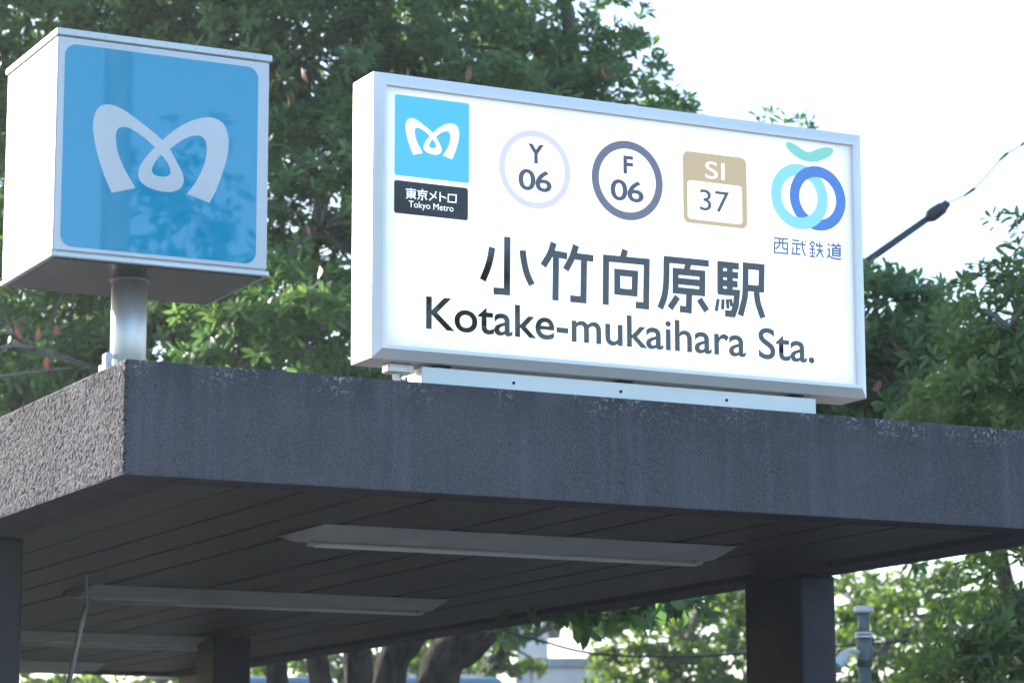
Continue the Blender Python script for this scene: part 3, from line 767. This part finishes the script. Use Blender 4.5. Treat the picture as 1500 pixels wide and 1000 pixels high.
lobesB = [L_(330, 60, 18.8, .9, 1.1, .75), L_(200, 20, 19.4, 1.0, 1.2, .8), L_(60, -20, 19.8, .9, 1.2, .9), L_(20, 250, 20, .8, 1.0, .9), L_(200, 260, 20.4, 1.2, 1.0, 1.0), L_(330, 330, 19.6, .9, .9, 1.0),
          L_(60, 500, 18.6, .85, .8, .50), L_(230, 480, 19, .8, .8, .5), L_(340, 500, 17.2, .55, .6, .30), L_(150, -250, 20, 1.7, 1.5, 1.1), L_(-130, 100, 20.4, .7, 1.0, 1.2), L_(-120, 420, 19.5, .7, .8, .8), L_(20, 640, 18.4, .8, .7, .5), L_(40, 470, 20.8, 1.0, .8, .9), L_(-80, 620, 20.2, .9, .8, .7), L_(200, 560, 20.4, 1.1, .8, .6)]
tB, PB, rB = tree("evergreen_tree", "dark evergreen tree behind the blue box sign, its bare twigs reaching the roof corner", (at(405, 1600, 20.6).x, at(405, 1600, 20.6).y, 0), lobesB, stB, M['leaf_ever'], 12, density=52, twigs=160)
for a, b, c_ in (((-60, 520), (40, 508), (150, 542)), ((-60, 560), (30, 548), (110, 538)), ((20, 500), (70, 520), (135, 540)), ((330, 560), (400, 500), (470, 420)), ((360, 560), (440, 520), (500, 440)), ((420, 490), (430, 450), (445, 420)), ((40, 505), (20, 490), (-10, 484))):
    dd = 16.6
    pts = smooth_path([at(*a, dd), at(*b, dd - .1), at(*c_, dd)], 5)
    put("bare_twig", tube(pts, [.012 - .006 * i / (len(pts) - 1) for i in range(len(pts))], 6), M['twig'], tB, True)
# dark evergreen right of the sign, and the trees around it
tC, PC, rC = tree("evergreen_tree", "dark evergreen with red hanging leaves just right of the station sign", (at(1290, 1400, 17).x, at(1290, 1400, 17).y, 0),
    [L_(1300, 470, 16.5, .38, .6, .30), L_(1230, 520, 16.8, .6, .7, .45), L_(1320, 570, 16.2, .42, .6, .42), L_(1210, 640, 16.8, .7, .7, .6), L_(1330, 690, 16.4, .5, .6, .5)],
    [(S([(1170, 1700), (1168, 1200), (1160, 900), (1190, 700), (1240, 560)], 17.2), .11, .05)], M['leaf_ever'], 13, density=58, leaf=(.095, .032), twigs=50,
    extra=(np.array([list(at(*q)) for q in ((1362, 448, 16.4), (1375, 436, 16.4), (1350, 440, 16.5), (1370, 470, 16.4), (1318, 432, 16.4))]), np.tile([[.6, 0, .4]], (5, 1))))
tD, PD, rD = tree("broadleaf_tree", "leafy tree with drooping sprays cut by the right edge of the picture", (at(1560, 1500, 15).x, at(1560, 1500, 15).y, 0),
    [L_(1480, 480, 15, .35, .5, .40), L_(1560, 380, 15.2, .45, .6, .4), L_(1500, 600, 15, .42, .6, .45), L_(1440, 530, 15.3, .22, .4, .26), L_(1580, 700, 15, .7, .7, .6), L_(1490, 880, 14.6, .33, .5, .38), L_(1440, 950, 14.6, .20, .4, .25), L_(1540, 1010, 14.6, .45, .5, .5)],
    [(S([(1580, 1800), (1590, 1300), (1600, 1000), (1580, 700), (1540, 480)], 15.2), .09, .04)], M['leaf_mid'], 14, density=64, leaf=(.085, .026), per=11, twigs=60,
    extra=(np.array([list(at(*q)) for q in ((1490, 330, 15), (1496, 342, 15), (1470, 388, 15), (1480, 380, 15), (1492, 390, 15), (1462, 392, 15), (1488, 360, 15), (1436, 440, 15.2), (1428, 455, 15.2))]), np.tile([[-.5, 0, .5]], (9, 1))))
# far sunlit trees
def far_tree(label, px, py, dist, lob, seed, dens=40, m='leaf_light', leaf=(.085, .055)):
    b = at(px, py, dist)
    tree("sunlit_tree", label, (b.x, b.y, 0), [L_(*q) for q in lob], [([Vector((b.x, b.y, 0)), Vector((b.x + .1, b.y, 1.6)), Vector((b.x - .1, b.y + .1, 3.2)), Vector(at(*lob[0][:3]))], .15, .06)],
         M[m], seed, density=dens, leaf=leaf, per=8, spread=(1.15, .45), group="far sunlit trees", fill=.5, twigs=50)
far_tree("bright green tree between the front column and the far cream wall", 1000, 1100, 30, [(1010, 940, 30, .95, 1.1, .62), (1070, 880, 31, .8, 1, .55), (960, 1010, 29.5, .8, .9, .5), (1090, 1010, 30, .9, 1, .7)], 21)
far_tree("yellow-green tree behind the small camera pole", 1300, 1150, 27, [(1290, 960, 27, .9, 1.0, .7), (1370, 900, 27.5, .8, 1, .6), (1250, 880, 28.5, .5, .8, .4), (1440, 980, 27, .8, 1, .7), (1300, 1080, 27, 1, 1, .6)], 22)
far_tree("pale green tree showing between the dark evergreen and the right-hand sprays", 1530, 1150, 26, [(1400, 520, 26, .55, .9, .42), (1440, 600, 26, .8, 1, .6), (1360, 620, 26, .6, .9, .5), (1400, 700, 26, .9, 1, .6)], 23)
far_tree("yellow-green tree glimpsed between the leaning stems", 520, 1150, 32, [(510, 970, 32, 1.4, 1.1, .55), (400, 960, 33, 1.2, 1, .6), (620, 940, 33, .9, 1, .4), (500, 1080, 32, 2, 1, .7), (200, 1010, 34, 2.2, 1, .5)], 24, 34)
far_tree("thin-trunked green tree in front of the far white house", 735, 1150, 28, [(740, 950, 28.5, .38, .5, .38), (700, 930, 28.5, .3, .5, .3), (870, 900, 29, .42, .6, .25), (800, 880, 29, .5, .5, .22)], 25, 34)

# old red leaves, single ones one can point at
def red_leaves(parent, spots, dist, seed):
    rng = np.random.default_rng(seed)
    for x, y in spots:
        p = at(x, y, dist + rng.uniform(-.2, .2)); single_leaf(parent, "red_leaf", list(p), [rng.normal(0, .3), -.3, -1], rng.uniform(.075, .11), .042, M['leaf_red'], rng.random(), rng)
red_leaves(tA, [(401, 98), (442, 105), (422, 140), (598, 92), (688, 98), (470, 390), (447, 325), (880, 96)], 16.0, 1)
red_leaves(tB, [(15, 490), (22, 482), (57, 478), (82, 474), (68, 520), (352, 532)], 16.2, 2)
red_leaves(tC, [(1275, 530), (1330, 565), (1365, 580), (1372, 592), (1378, 608), (1290, 552), (1345, 600), (1306, 498), (1272, 472), (1384, 585), (1330, 575)], 15.5, 3)
# large leaves hanging just beyond the canopy's right beam
rng = np.random.default_rng(8)
for x, y in ((800, 885), (818, 900), (838, 895), (852, 905), (866, 890), (880, 905), (893, 915), (905, 900), (870, 925), (885, 930), (940, 893), (952, 905), (962, 888), (968, 880), (990, 892), (1004, 890), (845, 880), (920, 886), (780, 893), (930, 915), (825, 875), (900, 880), (790, 880), (770, 888), (812, 912), (846, 918), (858, 922), (874, 912), (912, 908), (886, 892), (830, 884), (978, 890), (760, 885), (948, 880)):
    single_leaf(tA, "leaf", list(at(x, y - 10, 13.0 + rng.uniform(-.2, .2))), [rng.normal(0, .7), rng.normal(0, .5), -.8], rng.uniform(.10, .16), .066, M['leaf_ever'], rng.random() * .8, rng)
bm = bmesh.new(); pts = smooth_path([at(1010, 860, 13.1), at(930, 868, 13), at(840, 866, 13), at(760, 872, 13.2), at(690, 900, 15), at(690, 900, 19.7)], 5); tube_bm(bm, pts, [.008 + .02 * i / len(pts) for i in range(len(pts))], 7)
put("low_branch", from_bm(bm), M['twig'], tA, True)
# hedge behind the canopy, added and sized to keep low sun off the columns
hd = empty("hedge", (.8, 12.6, 0), "green hedge added behind the rear end of the canopy to block low sun, a sliver seen beneath its back beam", "hedge")
rng = np.random.default_rng(41); P, A, T = lobes_points([((x, 12.6, z), .85, .8, 1.1) for x in (-2.4, -1.4, -.4, .6, 1.6, 2.6, 3.4) for z in (1.15, 2.75)], 26, rng)
o = put("foliage", leaves_mesh("foliage", P, A, .09, .04, 12, (1.1, .35), rng, clump_tint=T), M['leaf_mid'], hd); o["kind"] = "stuff"
for x in (-2.4, -1.4, -.4, .6, 1.6, 2.6, 3.4): put("stem", tube([(x, 12.6, 0), (x + .05, 12.6, 1.2), (x, 12.6, 2.6)], [.05, .04, .02], 8), M['bark'], hd)
# purple-leaved shrub
b = at(900, 1040, 27)
sh = empty("purple_shrub", (b.x, b.y, 0), "reddish purple-leaved shrub top at the bottom edge, left of the front column", "shrub")
rng = np.random.default_rng(31); P, A, T = lobes_points([L_(890, 1050, 27, .55, .5, .42), L_(840, 1070, 27, .4, .5, .40)], 14, rng)
o = put("crown", leaves_mesh("crown", P, A, .09, .05, 9, (1.1, .4), rng), M['leaf_purple'], sh); o["kind"] = "stuff"
put("stem", tube([(b.x, b.y, 0), (b.x + .05, b.y, 1.2), (b.x, b.y, 2.6)], [.06, .05, .03], 8), M['bark'], sh)

# ------------------------------------------------------------------ pole with camera, right of the front column
d_ = 14.5
c0 = at(1266, 950, d_)
k = 1 / (FPX / d_)                          # metres per photo pixel at that distance
zpx = lambda y: at(1266, y, d_).z
pole = empty("camera_pole", (c0.x, c0.y, 0), "slim grey-green pole with round cap and small camera, right of the front column", "pole")
M['pole'] = noisy(mat("pole_paint", (.12, .15, .16), .45), (.10, .13, .145), (.15, .18, .19), 8)
M['cap'] = mat("pale_plastic", (.62, .64, .66), .4)
put("shaft", tube([(c0.x, c0.y, 0), (c0.x, c0.y, zpx(975))], 9 * k, 20), M['pole'], pole, True)
put("upper_shaft", tube([(c0.x, c0.y, zpx(976)), (c0.x, c0.y, zpx(936))], 11 * k, 20), M['pole'], pole, True)
put("neck", tube([(c0.x, c0.y, zpx(936)), (c0.x, c0.y, zpx(896))], [8 * k, 9 * k], 20), M['pole'], pole, True)
put("cap", tube([(c0.x, c0.y, zpx(897)), (c0.x, c0.y, zpx(895)), (c0.x, c0.y, zpx(889)), (c0.x, c0.y, zpx(887))], [13 * k, 14.5 * k, 14.5 * k, 12 * k], 28), M['cap'], pole)
for y in (927, 932): put("collar", tube([(c0.x, c0.y, zpx(y) - 1.6 * k), (c0.x, c0.y, zpx(y) + 1.6 * k)], 13 * k, 24), M['cap'], pole)
ca = at(1258, 955, d_ - .05); cb = at(1243, 952, d_ - .10); cc = at(1236, 962, d_ - .12)
put("camera_arm", tube(smooth_path([ca, cb, cc], 4), 3.2 * k, 10), M['cap'], pole, True)
put("clamp", tube([(c0.x, c0.y, zpx(966)), (c0.x, c0.y, zpx(946))], 12.5 * k, 20), M['pole'], pole)
cdir = (at(1216, 985, d_ - .3) - at(1240, 956, d_ - .1)).normalized()
e0 = at(1240, 957, d_ - .1)
cm = put("camera_body", tube([e0, e0 + cdir * .03, e0 + cdir * .17, e0 + cdir * .18], [.022, .03, .03, .026], 14), M['cap'], pole)
put("lens_hood", tube([e0 + cdir * .165 + Vector((0, 0, -.004)), e0 + cdir * .20 + Vector((0, 0, -.004))], .033, 14, cap=False), M['pole'], pole)

# ------------------------------------------------------------------ overhead cable and arm
dA = 18.0
arm = empty("cable_arm", at(1155, 1500, dA) * 1.0, "dark sloping arm with knobbed end and thin wire, right of the sign", "cable arm")
arm.location.z = 0
pb = at(1155, 470, dA)
put("pole_shaft", tube([(pb.x, pb.y, 0), (pb.x, pb.y, pb.z + .05)], .06, 14), M['arm'], arm, True)
A0, A1 = at(1155, 463, dA), at(1362, 318, dA)
put("arm_bar", tube([A0, A1], [.027, .022], 12), M['arm'], arm, True)
put("end_clamp", tube([at(1358, 321, dA), at(1363, 317, dA), at(1368, 313, dA), at(1381, 304, dA), at(1383, 302, dA), at(1389, 296, dA)], [.026, .042, .045, .040, .030, .024], 12), M['arm'], arm)
wp = smooth_path([at(1388, 297, dA), at(1412, 287, dA), at(1428, 276, dA), at(1466, 233, dA), at(1475, 225, dA), at(1500, 211, dA), at(1600, 150, dA)], 6)
put("thin_wire", tube(wp, .0045, 6), M['wire'], arm)
for a, b in (((1412, 287), (1428, 276)), ((1464, 235), (1476, 224)), ((1495, 213), (1504, 208))):
    put("wire_tie", tube([at(*a, dA), at(*b, dA)], [.007, .011], 8), M['arm'], arm)
cab = smooth_path([at(560, 860, 22), at(738, 923, 22), at(790, 937, 22), at(860, 955, 22), at(960, 961, 22), at(1095, 956, 22), at(1500, 925, 22)], 6)
tag(put("overhead_cable", tube(cab, .0105, 8), M['cable']), "black service cable sagging across the view under the canopy", "cable")

# ------------------------------------------------------------------ far house and truck
M['wall'] = noisy(mat("house_render", (.62, .60, .58), .85), (.55, .53, .51), (.66, .64, .62), 2, bump=.1, bscale=60)
M['roofm'] = noisy(mat("house_roof", (.30, .32, .36), .6), (.26, .28, .32), (.36, .38, .42), 3)
M['glass'] = mat("window_glass", (.04, .05, .06), .05, spec=.8)
def house(name, label, x0, x1, ytop, dist, depth, gable, seed, wins):
    a = at(x0, ytop, dist); b = at(x1, ytop, dist)
    c_ = (a + b) / 2; ww = (b - a).length; h = c_.z
    ux = Vector((b.x - a.x, b.y - a.y, 0)).normalized(); uy = Vector((-ux.y, ux.x, 0))
    t = empty(name, (c_.x, c_.y, 0), label, "house")
    def P3(u, v, z): return Vector((c_.x, c_.y, 0)) + ux * u + uy * v + Vector((0, 0, z))
    def slab(u0, u1, v0, v1, z0, z1):
        bm = bmesh.new(); q = [P3(u, v, z) for z in (z0, z1) for v in (v0, v1) for u in (u0, u1)]
        v_ = [bm.verts.new(i) for i in q]
        for f in ((0, 1, 3, 2), (4, 6, 7, 5), (0, 4, 5, 1), (2, 3, 7, 6), (0, 2, 6, 4), (1, 5, 7, 3)): bm.faces.new([v_[i] for i in f])
        bmesh.ops.recalc_face_normals(bm, faces=bm.faces[:]); return from_bm(bm)
    put("wall", slab(-ww / 2, ww / 2, 0, depth, 0, h), M['wall'], t)
    e = .25
    if gable:
        r = [P3(-ww / 2 - e, -e, h + .004), P3(-ww / 2 - e, depth + e, h + .004), P3(-ww / 2 - e, depth / 2, h + gable)]
        put("roof", prism(r, ux * (ww + 2 * e)), M['roofm'], t)
    else: put("roof", slab(-ww / 2 - .06, ww / 2 + .06, -.06, depth + .06, h + .002, h + .12), M['roofm'], t)
    for (u, z, uw, zh) in wins:
        f = put("window", slab(u - uw / 2, u + uw / 2, -.05, -.003, z, z + zh), M['fixture'], t)
        put("pane", slab(u - uw / 2 + .05, u + uw / 2 - .05, -.058, -.0502, z + .05, z + zh - .05), M['glass'], f)
house("far_house", "tall pale house with windows seen beside the leaning stems", 757, 803, 893, 46, 6, .9, 1, [(-.2, 4.3, .16, .35), (.1, 4.3, .16, .35), (-.1, 3.2, .3, .4)])
house("far_house", "white low building with pale roof left of the thin-trunked tree", 600, 694, 962, 42, 5, .28, 2, [(-.2, 1.2, .5, .7), (.25, 1.2, .3, .7)])
house("far_house", "plain pale flat-roofed block below the bright sky gap", 780, 886, 976, 40, 5, 0, 3, [(.2, 1.4, .5, .7), (-.25, 1.4, .3, .7)])
M['truckb'] = noisy(mat("truck_paint", (.16, .27, .38), .35), (.14, .25, .36), (.18, .29, .40), 2)
M['tyre'] = mat("tyre_rubber", (.015, .015, .015), .8)
def truck(label, x0, x1, ytop, dist):
    a, b = at(x0, ytop, dist), at(x1, ytop, dist); L = (b - a).length; h = a.z
    ux = Vector((b.x - a.x, b.y - a.y, 0)).normalized(); uy = Vector((-ux.y, ux.x, 0)); o0 = Vector((a.x, a.y, 0))
    t = empty("parked_truck", o0 + ux * L / 2, label, "truck", "trucks parked beyond the trees")
    def blk(u0, u1, v0, v1, z0, z1, bev):
        me = box(u0, u1, v0, v1, z0, z1, bev, 3)
        me.transform(Matrix(((ux.x, uy.x, 0, o0.x), (ux.y, uy.y, 0, o0.y), (0, 0, 1, 0), (0, 0, 0, 1)))); return me
    put("cargo_box", blk(0, L * .74, 0, 2.0, .75, h, .10), M['truckb'], t)
    put("chassis", blk(.05, L, .2, 1.8, .50, .745, .02), M['gap'], t)
    put("cab", blk(L * .76, L, .05, 1.95, .75, h - .5, .15), M['fixture'], t)
    put("windscreen", blk(L - .02, L + .012, .2, 1.8, 1.5, h - .75, .01), M['glass'], t)
    for u in (L * .18, L * .88):
        for v in (.0, 1.75):
            q = o0 + ux * u + uy * v + Vector((0, 0, .40)); put("wheel", tube([q, q + uy * .25], .40, 24), M['tyre'], t)
truck("blue-grey box truck top showing behind the left stems", 300, 563, 989, 25, )
truck("blue-grey rounded truck top showing right of the leaning stem", 568, 800, 990, 26)

# thin slanting rod under the ceiling
r0, r1 = on_y(126, 884, 3.0), on_y(88, 1060, 3.0)
rod = empty("hanging_rod", r0, "thin grey rod slanting down below the ceiling beside the left column", "rod")
put("rod_shaft", tube([r0, on_y(121, 905, 3.0), r1], [.010, .012, .009], 8), M['alu_dull'], rod, True)
put("ceiling_hook", tube([(r0.x, 3.0, CZ - .001), (r0.x, 3.0, r0.z - .005)], .006, 8), M['alu_dull'], rod)

# ------------------------------------------------------------------ behind the camera: what the glossy faces mirror
rb = Vector((10.2, -23.5, 0))
tree("street_tree", "street tree standing across the road behind the viewer", rb, [((8.7, -23.2, 9.2), .8, 1.0, 1.0), ((9.5, -23.2, 8.2), .8, 1.0, .8), ((7.9, -23, 7.6), .8, 1.2, .8), ((11.3, -23.8, 8.3), 1.1, 1.3, 1.2), ((12.6, -23.4, 8.3), .9, 1.2, .8), ((10.4, -23.5, 6.6), 2.6, 1.4, 1.2)],
     [([rb, rb + Vector((.1, 0, 2)), rb + Vector((-.1, 0, 4.2)), rb + Vector((-.2, 0, 6.6))], .2, .1)], M['leaf_mid'], 51, density=9, leaf=(.17, .09), per=8, twigs=80)
up = empty("utility_pole", (7.35, -22.0, 0), "concrete utility pole across the road behind the viewer", "pole")
put("shaft", tube([(7.45, -22, 0), (7.45, -22, 12)], [.20, .15], 16), M['concrete'], up, True)
put("crossarm", box(6.9, 8.0, -22.32, -22.24, 10.9, 10.97, .01), M['gap'], up)
